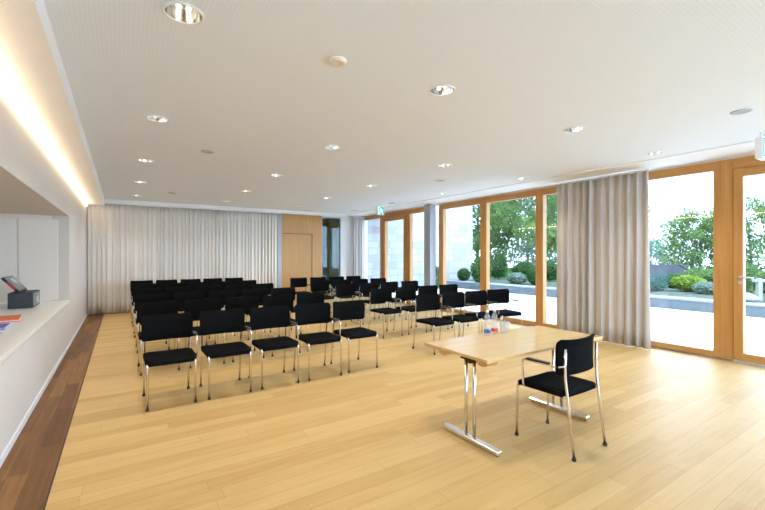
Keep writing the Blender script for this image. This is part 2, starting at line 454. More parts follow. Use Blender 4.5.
def glazed_door(n, y0, y1, label, handle_y, top=0.13, stile=0.11):
    bm = B(X0, X1, y0, y0 + 0.14, 0.012, ZT, bev=0.004)
    box(bm, X0, X1, y1 - 0.14, y1, 0.012, ZT, bev=0.004)
    d = obj('door_%d' % n, bm, M['frame_wood'])
    tag(d, label, 'door', kind='structure')
    obj('door_head', B(X0 + 0.002, X1, y0 + 0.14, y1 - 0.14, ZT - 0.15, ZT, bev=0.004), M['frame_wood_h'], d)
    a, b = y0 + 0.145, y1 - 0.145
    bm = B(X0 - 0.015, X1 - 0.02, a, a + stile, 0.03, ZT - 0.155, bev=0.004); box(bm, X0 - 0.015, X1 - 0.02, b - stile, b, 0.03, ZT - 0.155, bev=0.004)
    leaf = obj('door_leaf', bm, M['frame_wood'], d)
    bm = B(X0 - 0.013, X1 - 0.02, a + stile, b - stile, ZT - 0.155 - 0.11, ZT - 0.155, bev=0.004); box(bm, X0 - 0.013, X1 - 0.02, a + stile, b - stile, 0.03, 0.13, bev=0.004)
    obj('leaf_rails', bm, M['frame_wood_h'], leaf)
    pane('pane', a + stile, b - stile, 0.13, ZT - 0.265, leaf)
    if handle_y is not None:
        s = 1 if handle_y < (y0 + y1) / 2 else -1
        bm = bmesh.new()
        tube(bm, [(X0 - 0.015, handle_y, 1.19), (X0 - 0.07, handle_y, 1.19), (X0 - 0.07, handle_y + s * 0.14, 1.19)], 0.010, 10, fil=0.02)
        box(bm, X0 - 0.022, X0 - 0.014, handle_y - 0.022, handle_y + 0.022, 1.10, 1.23, bev=0.002)
        obj('door_handle', bm, M['satin'], d, smooth=True)
    obj('threshold', B(X0 - 0.02, X1, y0 + 0.14, y1 - 0.14, 0.0, 0.028, bev=0.003), M['satin'], d)
    return d

fixed_window(1, 11.20, 12.36, 'tall wooden window farthest back, beside the corner', jl=0.06, jr=0.05)
glazed_door(1, 9.66, 11.20, 'far glazed wooden terrace door below the exit sign', None)
fixed_window(2, 8.62, 9.66, 'tall window between far terrace door and grey column', jl=0.05, jr=0.05)
fixed_window(3, 6.70, 8.30, 'tall window right of the grey column, stone tower behind', jl=0.10, jr=0.17)
fixed_window(4, 5.17, 6.70, 'tall window full of tree foliage behind front chairs', jl=0.09, jr=0.10)
fixed_window(5, 3.66, 5.17, 'tall window half covered by the beige curtain', jl=0.09, jr=0.09)
fixed_window(6, 2.17, 3.66, 'tall window between beige curtain and near terrace door', jl=0.09, jr=0.09)
glazed_door(2, 0.83, 2.17, 'near glazed wooden terrace door at the right edge', None, stile=0.105)
fixed_window(7, -0.68, 0.83, 'tall window beside the camera')
fixed_window(8, -2.19, -0.68, 'tall window behind the camera')
fixed_window(9, -3.45, -2.19, 'tall window in the front corner')
# unseen glazed front behind the camera, added to bring in more daylight
for k in range(4):
    xa, xb = 0.2 + 1.76 * k, 0.2 + 1.76 * (k + 1)
    bm = B(xa, xa + 0.09, YF - 0.12, YF, 0.012, ZT, bev=0.004); box(bm, xb - 0.09, xb, YF - 0.12, YF, 0.012, ZT, bev=0.004)
    box(bm, xa + 0.09, xb - 0.09, YF - 0.12, YF, ZT - 0.13, ZT, bev=0.004); box(bm, xa + 0.09, xb - 0.09, YF - 0.12, YF, 0.012, 0.10, bev=0.004)
    w = obj('window_%d' % (10 + k), bm, M['frame_wood']); tag(w, 'unseen tall window added behind the camera to let in daylight', 'window', kind='structure')
    obj('pane', B(xa + 0.09, xb - 0.09, YF - 0.07, YF - 0.05, 0.10, ZT - 0.13), M['glass'], w)
# lever handle of the near door is on its far stile
near_door = bpy.data.objects['door_2']
bm = bmesh.new()
tube(bm, [(X0 - 0.015, 1.955, 1.19), (X0 - 0.07, 1.955, 1.19), (X0 - 0.07, 1.80, 1.19)], 0.011, 10, fil=0.02)
obj('door_handle', bm, M['satin'], near_door, smooth=True)
bm = B(X0 - 0.024, X0 - 0.014, 1.935, 1.975, 1.09, 1.14, bev=0.002)
obj('lock_plate', bm, M['satin'], near_door)
# wall return above frames and short corner pieces
bm = B(XR + 0.0, XR + 0.25, YF, YB + 0.2, ZT, ZC + 0.1)
box(bm, XR - 0.01, XR + 0.12, 12.36, YB, 0, ZT); box(bm, XR + 0.0, XR + 0.25, YF, YB + 0.2, ZC + 0.1, 3.4)
struct('wall_right', bm, M['wall'], 'white wall above and beside the windows', 'wall')
struct('trim_6', B(XR - 0.12, XR - 0.025, YF, 12.36, 0.0, 0.006), M['satin'], 'narrow metal grille in the floor along the windows', 'floor grille')
struct('trim_7', B(XR - 0.02, XR + 0.12, 12.3, 12.36, 0.0, ZT), M['wall'], 'white reveal at the far window', 'reveal')

# grey column in front of the windows
c = thing('column', 'grey painted square column in front of the far windows', 'column', (7.05, 8.45, 0))
obj('shaft', B(-0.1, 0.1, -0.13, 0.13, 0.0, 2.865, bev=0.006), M['grey_paint'], c)
obj('base_plate', B(-0.13, 0.13, -0.16, 0.16, 0.0, 0.012, bev=0.003), M['satin'], c)

# ------------------------------------------------------------------ back wall: wooden door wall and glass strip
pw = thing('wood_panelling', 'light oak panelling with flush door beside the back curtain', 'wall panel', (4.25, YB, 0))
bm = B(0, 0.05, -0.06, -0.002, 0, 2.82); box(bm, 1.065, 1.41, -0.06, -0.002, 0, 2.82); box(bm, 0.05, 1.065, -0.06, -0.002, 2.20, 2.82)
obj('panel', bm, M['door_wood'], pw)
dl = obj('door_leaf', B(0.055, 1.045, -0.052, -0.01, 0.005, 2.185, bev=0.002), M['door_wood'], pw)
bm = B(1.047, 1.063, -0.045, -0.003, 0.0, 2.2); box(bm, 0.05, 1.065, -0.045, -0.003, 2.187, 2.199)
obj('shadow_gap', bm, M['joint'], pw)
gp = obj('grey_edge_post', B(4.11, 4.245, YB - 0.14, YB, 0, 2.80, bev=0.004), M['grey_trim'])
tag(gp, 'grey vertical edge post between back curtain and oak panelling', 'post')
gs = thing('glass_partition', 'dark narrow glass panel right of the oak panelling', 'glass panel', (5.66, YB, 0))
bm = B(0, 0.03, -0.03, 0.06, 0, 2.8); box(bm, 0.71, 0.74, -0.03, 0.06, 0, 2.8); box(bm, 0.03, 0.71, -0.03, 0.06, 2.76, 2.8); box(bm, 0.03, 0.71, -0.03, 0.06, 0, 0.03)
obj('frame', bm, M['grey_trim'], gs)
obj('pane', B(0.03, 0.71, 0.01, 0.025, 0.03, 2.76), M['teal_glass'], gs)

# ------------------------------------------------------------------ curtains
def curtain(name, label, p0, p1, side, z0, z1, wav, amp, m, nper=9, seed=1, flare=0.3, group=None):
    """pleated cloth along p0->p1; side = unit normal towards the room"""
    rnd = random.Random(seed)
    p0, p1, side = Vector(p0), Vector(p1), Vector(side)
    length = (p1 - p0).length; nf = max(2, int(length / wav))
    ph = [rnd.uniform(-1.6, 1.6) for _ in range(nf + 2)]; am = [rnd.uniform(0.3, 1.35) for _ in range(nf + 2)]
    lean = [rnd.uniform(-1, 1) for _ in range(nf + 2)]
    nu = nf * nper
    def f(u, v):
        k = u * nf; i = int(min(k, nf - 1e-6)); t = k - i
        def lerp(a): return a[i] * (1 - t) + a[i + 1] * t
        z = z1 + (z0 - z1) * v
        a = amp * lerp(am) * (0.75 + flare * v)
        off = a * math.sin(2 * PI * k + lerp(ph) + 0.7 * lerp(lean) * v) + 0.25 * a * math.sin(4 * PI * k + 2 * lerp(ph) + lerp(lean) * v)
        along = 0.22 * wav * math.cos(2 * PI * k + lerp(ph)) * v * lerp(lean)
        p = p0 + (p1 - p0) * u + (p1 - p0).normalized() * along + side * off
        p.z = z
        return p, side
    root = thing(name, label, 'curtain', (0, 0, 0), 0, group)
    cloth = solid_grid(f, nu, 10, 0.003)
    obj('cloth', cloth, m, root, smooth=True)
    a, b = p0 + (p0 - p1).normalized() * 0.02, p1 + (p1 - p0).normalized() * 0.02
    hw = Vector((abs(side.x), abs(side.y), 0)) * 0.02 + Vector((abs((p1 - p0).normalized().x), abs((p1 - p0).normalized().y), 0)) * 0
    lo = Vector((min(a.x, b.x), min(a.y, b.y), 0)) - hw; hi = Vector((max(a.x, b.x), max(a.y, b.y), 0)) + hw
    obj('curtain_rail', B(lo.x, hi.x, lo.y, hi.y, z1 - 0.004, z1 + 0.02), M['white'], root)
    return root

curtain('curtain', 'long pale pleated curtain covering the back wall', (XL + 0.006, 12.31, 0), (4.09, 12.31, 0), (0, -1, 0), 0.015, 2.80, 0.10, 0.027, M['curtain'], 8, 3)
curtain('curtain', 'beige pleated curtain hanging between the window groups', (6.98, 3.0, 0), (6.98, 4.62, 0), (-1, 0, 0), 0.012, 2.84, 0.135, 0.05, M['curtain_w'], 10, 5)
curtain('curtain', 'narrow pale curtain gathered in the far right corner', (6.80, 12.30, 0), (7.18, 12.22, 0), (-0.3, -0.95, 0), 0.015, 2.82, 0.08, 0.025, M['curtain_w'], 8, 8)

# ------------------------------------------------------------------ LED strip light
led = thing('linear_ceiling_light', 'glowing warm light strip along the top of left wall', 'light', (XL, 4.0, 2.708))
obj('diffuser', B(0.003, 0.024, YF - 4.0 + 0.02, 8.1, -0.014, 0.008), M['led'], led)
obj('profile', B(0.0, 0.003, YF - 4.0 + 0.02, 8.1, -0.014, 0.008), M['white'], led)

# ------------------------------------------------------------------ downlights
ORD = ['nearest', 'second', 'third', 'fourth', 'fifth']
ROWS = [(0.30, 'row nearest left wall'), (2.28, 'second row from left wall'), (4.22, 'third row from left wall'), (6.13, 'row nearest the windows')]
COLY = [2.57, 4.70, 6.87, 8.95, 11.0]
def downlight(x, y, label):
    t = thing('downlight', label, 'ceiling light', (x, y, ZC), 0, 'recessed ceiling downlights')
    obj('trim_ring', lathe(bmesh.new(), [(0.098, 0.0), (0.112, 0.0), (0.112, -0.006), (0.104, -0.010), (0.096, -0.006), (0.098, 0.0)], 28, cap=False), M['white'], t, smooth=True)
    obj('reflector', lathe(bmesh.new(), [(0.098, -0.004), (0.095, 0.02), (0.085, 0.06), (0.07, 0.09), (0.045, 0.11), (0.001, 0.112)], 28, cap=False), M['reflector'], t, smooth=True)
    bm = bmesh.new()
    for s in (-1, 1):
        tube(bm, [(s * 0.028, 0, 0.1), (s * 0.028, 0, 0.03)], 0.013, 10)
    obj('bulb', bm, M['bulb'], t, smooth=True)
    ld = bpy.data.lights.new('lamp_light', 'SPOT'); ld.energy = SPOT_POWER; ld.spot_size = math.radians(125); ld.spot_blend = 0.9
    ld.color = (1.0, 0.97, 0.93); ld.shadow_soft_size = 0.07
    lo = bpy.data.objects.new('lamp_light', ld); COL.objects.link(lo); lo.parent = t; lo.location = (0, 0, -0.02)
    return t
# holes in the ceiling field for the lamps are cut with one boolean-free mesh: a ring of faces round each lamp
def ceiling_with_holes():
    old = bpy.data.objects['ceiling']; bpy.data.objects.remove(old)
    xs = [-0.362]; ys = [YF]
    h = 0.125
    for x, _ in ROWS: xs += [x - h, x + h]
    for y in COLY: ys += [y - h, y + h]
    xs.append(6.47); ys.append(YB + 0.3)
    bm = bmesh.new(); V = {}
    def v(x, y, z):
        k = (round(x, 4), round(y, 4), round(z, 4))
        if k not in V: V[k] = bm.verts.new(k)
        return V[k]
    lamp = {(round(x - h, 4), round(y - h, 4)): (x, y) for x, _ in ROWS for y in COLY}
    n = 24; r = 0.1
    for i in range(len(xs) - 1):
        for j in range(len(ys) - 1):
            a, b, c_, d = xs[i], xs[i + 1], ys[j], ys[j + 1]
            k = (round(a, 4), round(c_, 4))
            if k in lamp:
                cx, cy = lamp[k]
                ring = [bm.verts.new((cx + r * math.cos(2 * PI * q / n), cy + r * math.sin(2 * PI * q / n), ZC)) for q in range(n)]
                sq = []
                for q in range(n):
                    co, si = math.cos(2 * PI * q / n), math.sin(2 * PI * q / n)
                    s = h / max(abs(co), abs(si))
                    sq.append(v(cx + co * s, cy + si * s, ZC))
                for q in range(n):
                    bm.faces.new((ring[q], sq[q], sq[(q + 1) % n], ring[(q + 1) % n]))
            else:
                bm.faces.new((v(a, c_, ZC), v(b, c_, ZC), v(b, d, ZC), v(a, d, ZC)))
    # back of the board
    box(bm, -0.362, 6.47, YF, YB + 0.3, ZC + 0.14, ZC + 0.2)
    o = struct('ceiling', bm, M['board'], 'white perforated acoustic ceiling', 'ceiling')
    return o
ceiling_with_holes()
for x, rn in ROWS:
    for k, y in enumerate(COLY):
        if x > 6 and k > 2: continue
        downlight(x, y, 'recessed mirror downlight, %s along the %s' % (ORD[k] if k else 'nearest', rn))

# small ceiling devices
def disc(name, x, y, label, r, h, m, cat):
    o = obj(name, lathe(bmesh.new(), [(r, 0), (r, -h * 0.5), (r * 0.85, -h), (r * 0.4, -h), (r * 0.35, -h * 0.8), (0.002, -h * 0.8)], 24), m, None, True, (x, y, ZC))
    tag(o, label, cat, 'ceiling discs')
    return o
disc('smoke_detector', 1.30, 2.58, 'round pale detector on the ceiling between the two nearest downlights', 0.062, 0.025, M['panel_white'], 'detector')
for x, y, lb in [(0.97, 5.83, 'flat grey ceiling disc above the left chair block'),
                 (0.95, 10.16, 'flat grey ceiling disc in front of the back curtain'),
                 (5.06, 1.36, 'flat grey ceiling disc near the right edge'),
                 (5.01, 5.71, 'flat grey ceiling disc above the right chair block')]:
    disc('ceiling_speaker', x, y, lb, 0.085, 0.008, M['grey_trim'], 'ceiling speaker')

# ------------------------------------------------------------------ exit signs
def exit_sign(x, y, label):
    t = thing('exit_sign', label, 'exit sign', (x, y, ZC), 0, 'hanging exit signs'); t.scale = (0.86, 1, 1)
    bm = B(-0.135, 0.135, -0.035, 0.035, -0.30, -0.06, bev=0.004)
    obj('housing', bm, M['white'], t)
    for s in (-0.08, 0.08):
        obj('hanger', tube(bmesh.new(), [(s, 0, 0.0), (s, 0, -0.065)], 0.006, 8), M['satin'], t)
    p = obj('sign_face', B(-0.118, 0.118, -0.039, -0.034, -0.285, -0.075), M['sign_green'], t)
    # running figure, door and arrow
    bm = bmesh.new()
    def pl(pts):
        vs = [bm.verts.new((a, -0.0400, b)) for a, b in pts]; f = bm.faces.new(vs)
        r = bmesh.ops.extrude_face_region(bm, geom=[f])
        for q in r['geom']:
            if isinstance(q, bmesh.types.BMVert): q.co.y -= 0.002
    pl([(-0.09, -0.27), (-0.03, -0.27), (-0.03, -0.255), (-0.075, -0.255), (-0.075, -0.105), (-0.03, -0.105), (-0.03, -0.09), (-0.09, -0.09)])
    pl([(0.018 + 0.013 * math.cos(a), -0.112 + 0.013 * math.sin(a)) for a in [2 * PI * k / 10 for k in range(10)]])
    pl([(-0.005, -0.13), (0.03, -0.135), (0.035, -0.19), (0.005, -0.19)])
    pl([(0.005, -0.19), (0.035, -0.185), (0.06, -0.225), (0.075, -0.265), (0.058, -0.268), (0.04, -0.23)])
    pl([(0.002, -0.185), (0.02, -0.19), (-0.01, -0.225), (-0.05, -0.235), (-0.052, -0.222), (-0.02, -0.213)])
    pl([(0.028, -0.14), (0.06, -0.165), (0.085, -0.155), (0.088, -0.166), (0.058, -0.18), (0.025, -0.158)])
    pl([(-0.003, -0.13), (-0.035, -0.155), (-0.045, -0.18), (-0.033, -0.183), (-0.025, -0.163), (0.002, -0.147)])
    obj('pictogram', bm, M['sign_white'], p)
    return t
exit_sign(5.96, 9.27, 'green exit sign hanging before the far terrace door')
exit_sign(6.17, 1.47, 'exit sign cut by the right edge, above near terrace door')

# ------------------------------------------------------------------ serving hatch: counter and things on it
ct = obj('counter_top', B(XL - 2.39, XL + 0.012, YF + 0.02, 8.34, 0.728, 0.762, bev=0.004), M['counter'])
tag(ct, 'cream counter top running through the serving hatch', 'counter')
cb = thing('built_in_cupboard', 'pale flush cupboard on the end wall of the serving hatch', 'cupboard', (XL - 0.4, 8.349, 0.775))
for a, b in ((-0.22, 0.26), (-0.72, -0.24), (-1.22, -0.74)):
    obj('door', B(a, b, -0.022, -0.0, 0.0, 1.30, bev=0.003), M['panel_white'], cb)

ZK = 0.763
t = thing('cash_box', 'black box with lock and tilted raised lid on the counter', 'cash box', (-1.165, 7.58, ZK))
bm = B(-0.13, 0.13, -0.28, 0.28, 0.004, 0.012)
box(bm, -0.13, -0.118, -0.28, 0.28, 0.012, 0.215); box(bm, 0.118, 0.13, -0.28, 0.28, 0.012, 0.215)
box(bm, -0.118, 0.118, -0.28, -0.268, 0.012, 0.215); box(bm, -0.118, 0.118, 0.268, 0.28, 0.012, 0.215); box(bm, -0.118, 0.118, -0.268, 0.268, 0.19, 0.205)
obj('body', bm, M['dark_grey'], t)
sp = obj('side_plate', B(0.128, 0.134, -0.25, 0.25, 0.02, 0.20, bev=0.002), M['mid_grey'], t)
lk = obj('lock', lathe(bmesh.new(), [(0.05, -0.006), (0.05, 0.008), (0.03, 0.012), (0.002, 0.012)], 18), M['chrome'], t, smooth=True); lk.location = (0.136, 0.02, 0.11); lk.rotation_euler = (0, PI / 2, 0)
# lid hinged along the box, leaning up to the left
lid = obj('lid', B(-0.27, 0.0, -0.27, 0.27, 0.0, 0.03, bev=0.004), M['black_plastic'], t)
lid.location = (-0.03, 0.0, 0.212); lid.rotation_euler = (0, math.radians(50), 0)
obj('screen', B(-0.255, -0.02, -0.25, 0.25, 0.03, 0.034, bev=0.001), M['mid_grey'], lid)
obj('display', B(-0.225, -0.12, -0.06, 0.2, 0.0345, 0.0365), M['screen'], lid)
obj('red_tab', B(-0.19, -0.06, -0.276, -0.271, 0.005, 0.028), M['red'], lid)

def leaflet(x, y, w, l, rz, zs, m, label, n=4):
    t = thing('leaflet_stack', label, 'leaflets', (x, y, ZK), math.radians(rz), 'leaflets on the counter')
    z = 0.0005
    for k in range(n):
        a = random.uniform(-0.012, 0.012); b = random.uniform(-0.012, 0.012)
        obj('leaflet', B(-w / 2 + a, w / 2 + a, -l / 2 + b, l / 2 + b, z, z + zs - 0.0006), m if k == n - 1 else (m if k % 2 else M['paper_white']), t)
        z += zs
    return t
leaflet(-1.10, 6.02, 0.30, 0.42, 6, 0.010, M['paper_orange'], 'orange leaflets stacked on the counter nearest the black box')
leaflet(-1.14, 5.45, 0.36, 0.30, 2, 0.008, M['paper_blue'], 'violet blue leaflets stacked on the counter behind the lilac sheet')
leaflet(-1.08, 5.02, 0.26, 0.21, -4, 0.003, M['paper_lilac'], 'lilac printed sheet on the counter nearest the camera', 2)

# ------------------------------------------------------------------ chairs
def make_chair(name, arm):
    """front of the chair is -y; chair's left side is +x"""
    t = bpy.data.objects.new(name, None); COL.objects.link(t); t.empty_display_size = 0.1
    R = 0.0105
    # seat cushion
    def seat_pt(u, v):
        x = -0.23 + 0.46 * u; y = -0.255 + 0.445 * v
        z = 0.487
        dip = 0.010 * (1 - (2 * u - 1) ** 2)
        front = max(0.0, 0.16 - v) / 0.16
        z -= dip * (0.4 + 0.6 * math.sin(PI * v)) + 0.028 * front ** 2
        ex = abs(2 * u - 1) ** 12
        z -= 0.012 * ex
        if v > 0.9: z -= 0.010 * ((v - 0.9) / 0.1) ** 2
        # rounded corners
        cr = 0.05
        dx = abs(x) - (0.23 - cr)
        for yy, sgn in ((-0.255, 1), (0.19, -1)):
            dy = (yy + sgn * cr - y) * sgn
            if dx > 0 and dy > 0:
                d = math.hypot(dx, dy)
                mx_ = max(dx, dy)
                k = mx_ / d
                x = math.copysign(0.23 - cr + dx * k, x); y = yy + sgn * cr - sgn * dy * k
        return Vector((x, y, z)), (0, 0, -1)
    obj('seat', solid_grid(seat_pt, 14, 14, 0.036), M['black_fabric'], t, smooth=False)
    # backrest: sheet curved round the sitter, top curling back
    def back_pt(u, v):
        hx, z0, z1 = 0.243, 0.595, 0.868
        x = -hx + 2 * hx * u; z = z0 + (z1 - z0) * v
        cr = 0.034
        dx = abs(x) - (hx - cr)
        for zz, sgn in ((z0, 1), (z1, -1)):
            dz = (zz + sgn * cr - z) * sgn
            if dx > 0 and dz > 0:
                d = math.hypot(dx, dz); k = max(dx, dz) / d
                x = math.copysign(hx - cr + dx * k, x); z = zz + sgn * cr - sgn * dz * k
        z += (0.010 * (x / hx) ** 2 - 0.010) * v
        y = 0.160 - 0.042 * abs(x / hx) ** 2.4 + 0.018 * max(0, (v - 0.65) / 0.35) ** 2 + 0.006 * max(0, (0.3 - v) / 0.3) ** 2
        return Vector((x, y, z)), (0, 1, 0)
    obj('backrest', solid_grid(back_pt, 18, 12, 0.022), M['black_fabric'], t, smooth=False)
    # frame under the seat
    bm = bmesh.new()
    for s in (-1, 1):
        tube(bm, [(s * 0.212, -0.215, 0.438), (s * 0.211, 0.186, 0.440)], R)
    tube(bm, [(-0.212, 0.12, 0.440), (0.212, 0.12, 0.440)], R * 0.8)
    tube(bm, [(-0.212, -0.16, 0.438), (0.212, -0.16, 0.438)], R * 0.8)
    obj('seat_frame', bm, M['chrome'], t, smooth=True)
    for s in (-1, 1):
        a = obj('leg', tube(bmesh.new(), [(s * 0.212, -0.252, 0.012), (s * 0.212, -0.243, 0.438), (s * 0.212, -0.20, 0.438)], R, 8, fil=0.035), M['chrome'], t, smooth=True)
        obj('foot_cap', lathe(bmesh.new(), [(0.015, 0.0), (0.016, 0.004), (0.0145, 0.022), (0.011, 0.026)], 12, s * 0.212, -0.252), M['black_plastic'], a)
        b = obj('leg', tube(bmesh.new(), [(s * 0.215, 0.25, 0.012), (s * 0.212, 0.196, 0.45), (s * 0.214, 0.178, 0.60), (s * 0.214, 0.182, 0.80)], R, 8, fil=0.10), M['chrome'], t, smooth=True)
        obj('foot_cap', lathe(bmesh.new(), [(0.015, 0.0), (0.016, 0.004), (0.0145, 0.022), (0.011, 0.026)], 12, s * 0.215, 0.25), M['black_plastic'], b)
    if arm:
        x = 0.236
        at = obj('armrest', tube(bmesh.new(), [(0.214, -0.168, 0.440), (x, -0.170, 0.45), (x, -0.182, 0.655), (x, 0.05, 0.660), (x, 0.13, 0.655), (0.218, 0.183, 0.672)], 0.009, 8, fil=0.035), M['chrome'], t, smooth=True)
        obj('arm_pad', B(x - 0.019, x + 0.019, -0.135, 0.062, 0.664, 0.679, bev=0.005), M['black_plastic'], at)
    else:
        obj('linking_bracket', B(0.222, 0.252, -0.19, -0.14, 0.425, 0.452, bev=0.004), M['black_plastic'], t)
    return t

def dup(root):
    r = root.copy(); COL.objects.link(r)
    for ch in list(root.children):
        c1 = ch.copy(); COL.objects.link(c1); c1.parent = r
        for g in ch.children:
            d = g.copy(); COL.objects.link(d); d.parent = c1
    return r

proto = {True: make_chair('conference_chair', True), False: make_chair('conference_chair', False)}
used = {True: False, False: False}
def place_chair(arm, x, y, rz, label, group):
    o = proto[arm] if not used[arm] else dup(proto[arm])
    used[arm] = True
    o.location = (x, y, 0); o.rotation_euler = (0, 0, rz)
    tag(o, label, 'chair', group)
    return o

NTH = ['first', 'second', 'third', 'fourth', 'fifth', 'sixth']
RN = ['front row', 'second row', 'third row', 'fourth row', 'fifth row', 'backmost row']
LX = [0.415 + 0.556 * j for j in range(5)]
rnd = random.Random(11)
for i in range(6):
    for j in range(5):
        seat = ('leftmost seat' if j == 0 else 'rightmost seat beside the aisle' if j == 4 else '%s seat from the left' % NTH[j])
        place_chair(j < 4, LX[j] + rnd.uniform(-.006, .006), 4.70 + 1.36 * i + 0.012 * j + rnd.uniform(-.012, .012), rnd.uniform(-.015, .015),
                    'black chrome-legged chair, left block, %s, %s' % (RN[i], seat), 'chairs in the left block')
RN2 = ['front row', 'second row', 'third row', 'fourth row', 'backmost row']
for i in range(5):
    for j in range(4):
        seat = ('leftmost seat beside the aisle' if j == 0 else 'rightmost seat nearest the windows' if j == 3 else '%s seat from the aisle' % NTH[j])
        place_chair(True, 4.15 + 0.588 * j - (0.03 * j if i == 0 else 0) + rnd.uniform(-.008, .008), 4.88 + 1.41 * i + 0.012 * j + rnd.uniform(-.015, .015), math.radians([[1, 0, -4, -11], [1, 0, -2, -5], [1, 0, -1, -3], [0, 0, 0, -2], [0, 0, 0, 0]][i][j]) + rnd.uniform(-.015, .015),
                    'black chrome-legged chair, right block, %s, %s' % (RN2[i], seat), 'chairs in the right block')
place_chair(True, 2.97, 1.93, PI + 0.01, 'black chair standing alone at the wooden table, seen from behind', 'speaker chair')

# ------------------------------------------------------------------ speaker's table
t = thing('conference_table', 'light beech folding table with chrome T-shaped legs', 'table', (3.06, 2.42, 0))
obj('tabletop', B(-0.80, 0.80, -0.365, 0.365, 0.694, 0.72, bev=0.004), M['beech'], t)
YL = -0.11                          # the legs stand a little nearer than the middle of the top
for s in (-1, 1):
    # rounded wooden blocks under the ends of the top
    for yc in (-0.305, 0.13):
        prof = [(yc + 0.058 * math.cos(PI + PI * k / 14), 0.694 + 0.036 * math.sin(PI + PI * k / 14)) for k in range(15)]
        bm = bmesh.new()
        va = [bm.verts.new((s * 0.79, y, z)) for y, z in prof]; vb = [bm.verts.new((s * 0.67, y, z)) for y, z in prof]
        bm.faces.new(va); bm.faces.new(vb[::-1])
        for k in range(len(prof)):
            q = (k + 1) % len(prof)
            bm.faces.new((va[k], va[q], vb[q], vb[k]))
        obj('support_block', bm, M['beech_edge'], t)
    x = -0.713 if s < 0 else 0.458
    bm = bmesh.new()
    for dy in (-0.045, 0.045):
        tube(bm, [(x, dy + YL, 0.055), (x, dy + YL, 0.66)], 0.0145, 12)
    leg = obj('leg', bm, M['chrome'], t, smooth=True)
    bm = B(x - 0.03, x + 0.03, YL - 0.305, YL + 0.305, 0.010, 0.048, bev=0.012, seg=3)
    ft = obj('foot_bar', bm, M['chrome'], leg, smooth=False)
    bm = bmesh.new()
    for dy in (-0.275, 0.275):
        lathe(bm, [(0.013, 0.0), (0.013, 0.010), (0.010, 0.012)], 12, x, YL + dy)
    obj('glide', bm, M['black_plastic'], leg)
    bm = B(x - 0.022, x + 0.022, YL - 0.09, YL + 0.09, 0.655, 0.694, bev=0.003)
    box(bm, x - 0.012, x + 0.09, YL - 0.018, YL + 0.018, 0.63, 0.66, bev=0.003)
    obj('folding_bracket', bm, M['black_plastic'], leg)

# bottles and glasses on the table
ZTT = 0.7205
def bottle(x, y, lab, label):
    t = thing('water_bottle', label, 'bottle', (x, y, ZTT), 0, 'water bottles on the table')
    obj('body', lathe(bmesh.new(), [(0.028, 0.0), (0.033, 0.006), (0.033, 0.10), (0.030, 0.108), (0.033, 0.116), (0.032, 0.15), (0.024, 0.185), (0.014, 0.205), (0.0125, 0.225)], 20), M['bottle_glass'], t, smooth=True)
    obj('label', lathe(bmesh.new(), [(0.0338, 0.024), (0.0338, 0.052)], 20, cap=False), lab, t, smooth=True)
    obj('cap', lathe(bmesh.new(), [(0.0145, 0.222), (0.0145, 0.238), (0.012, 0.241)], 16), M['paper_white'], t, smooth=True)
bottle(2.985, 2.71, M['label_blue'], 'clear water bottle with blue label on the table')
bottle(3.10, 2.72, M['label_red'], 'clear water bottle with red label on the table')
def tumbler(x, y, label):
    o = obj('drinking_glass', lathe(bmesh.new(), [(0.026, 0.0), (0.033, 0.10), (0.0315, 0.10), (0.025, 0.006), (0.002, 0.006)], 20), M['bottle_glass'], None, True, (x, y, ZTT))
    tag(o, label, 'glass', 'glasses on the table')
tumbler(3.20, 2.70, 'clear tumbler right beside the red labelled bottle')
tumbler(3.29, 2.73, 'clear tumbler farthest right on the table')

# ------------------------------------------------------------------ unseen overhang, added to keep sky light off the floor
struct('roof_overhang', box(B(XR + 0.25, 9.6, -14, 14.4, 3.2, 3.4), -8, XR + 0.25, YF - 1.4, YF - 0.2, 3.2, 3.4), M['plaster'], 'unseen white overhang added above the terrace doors to cut sky light', 'roof')

# ------------------------------------------------------------------ outside: terrace, kerb, garden
struct('terrace', box(B(XR + 0.12, 12.85, -14, 14.5, -0.2, -0.01), -8, XR + 0.12, -14, YF - 0.2, -0.2, -0.01), M['terrace'], 'bright pale paved terrace outside the windows', 'terrace')
struct('terrace_kerb', B(12.85, 13.15, -14, 14.5, -0.2, 0.26), M['kerb'], 'low grey concrete kerb edging the terrace', 'kerb')
struct('kerb_coping', B(12.82, 13.28, -14, 14.5, 0.26, 0.31, bev=0.01), M['coping'], 'pale coping along the terrace kerb', 'coping')
def ground_fn(u, v):
    x = 13.15 + (95 - 13.15) * u ** 1.6; y = -40 + 130 * v
    z = 0.27 - max(0, x - 17) * 0.085
    return Vector((x, y, max(z, -4.2))), (0, 0, -1)
struct('garden_ground', solid_grid(ground_fn, 24, 20, 0.3), M['soil'], 'grassy slope falling away beyond the terrace', 'lawn')
struct('ground_far_side', B(XR + 0.12, 40, 14.5, 60, -0.4, -0.02), M['lawn'], 'grass behind the stone tower', 'lawn')

tw = thing('stone_tower', 'pale rough stone tower wall seen through far windows', 'tower', (11.1, 14.5, 0))
obj('masonry', B(-3.75, 3.8, 0, 3.6, -0.2, 14), M['stone'], tw)
obj('plinth', B(-3.8, 3.85, -0.05, 3.65, -0.2, 0.25, bev=0.02), M['coping'], tw)

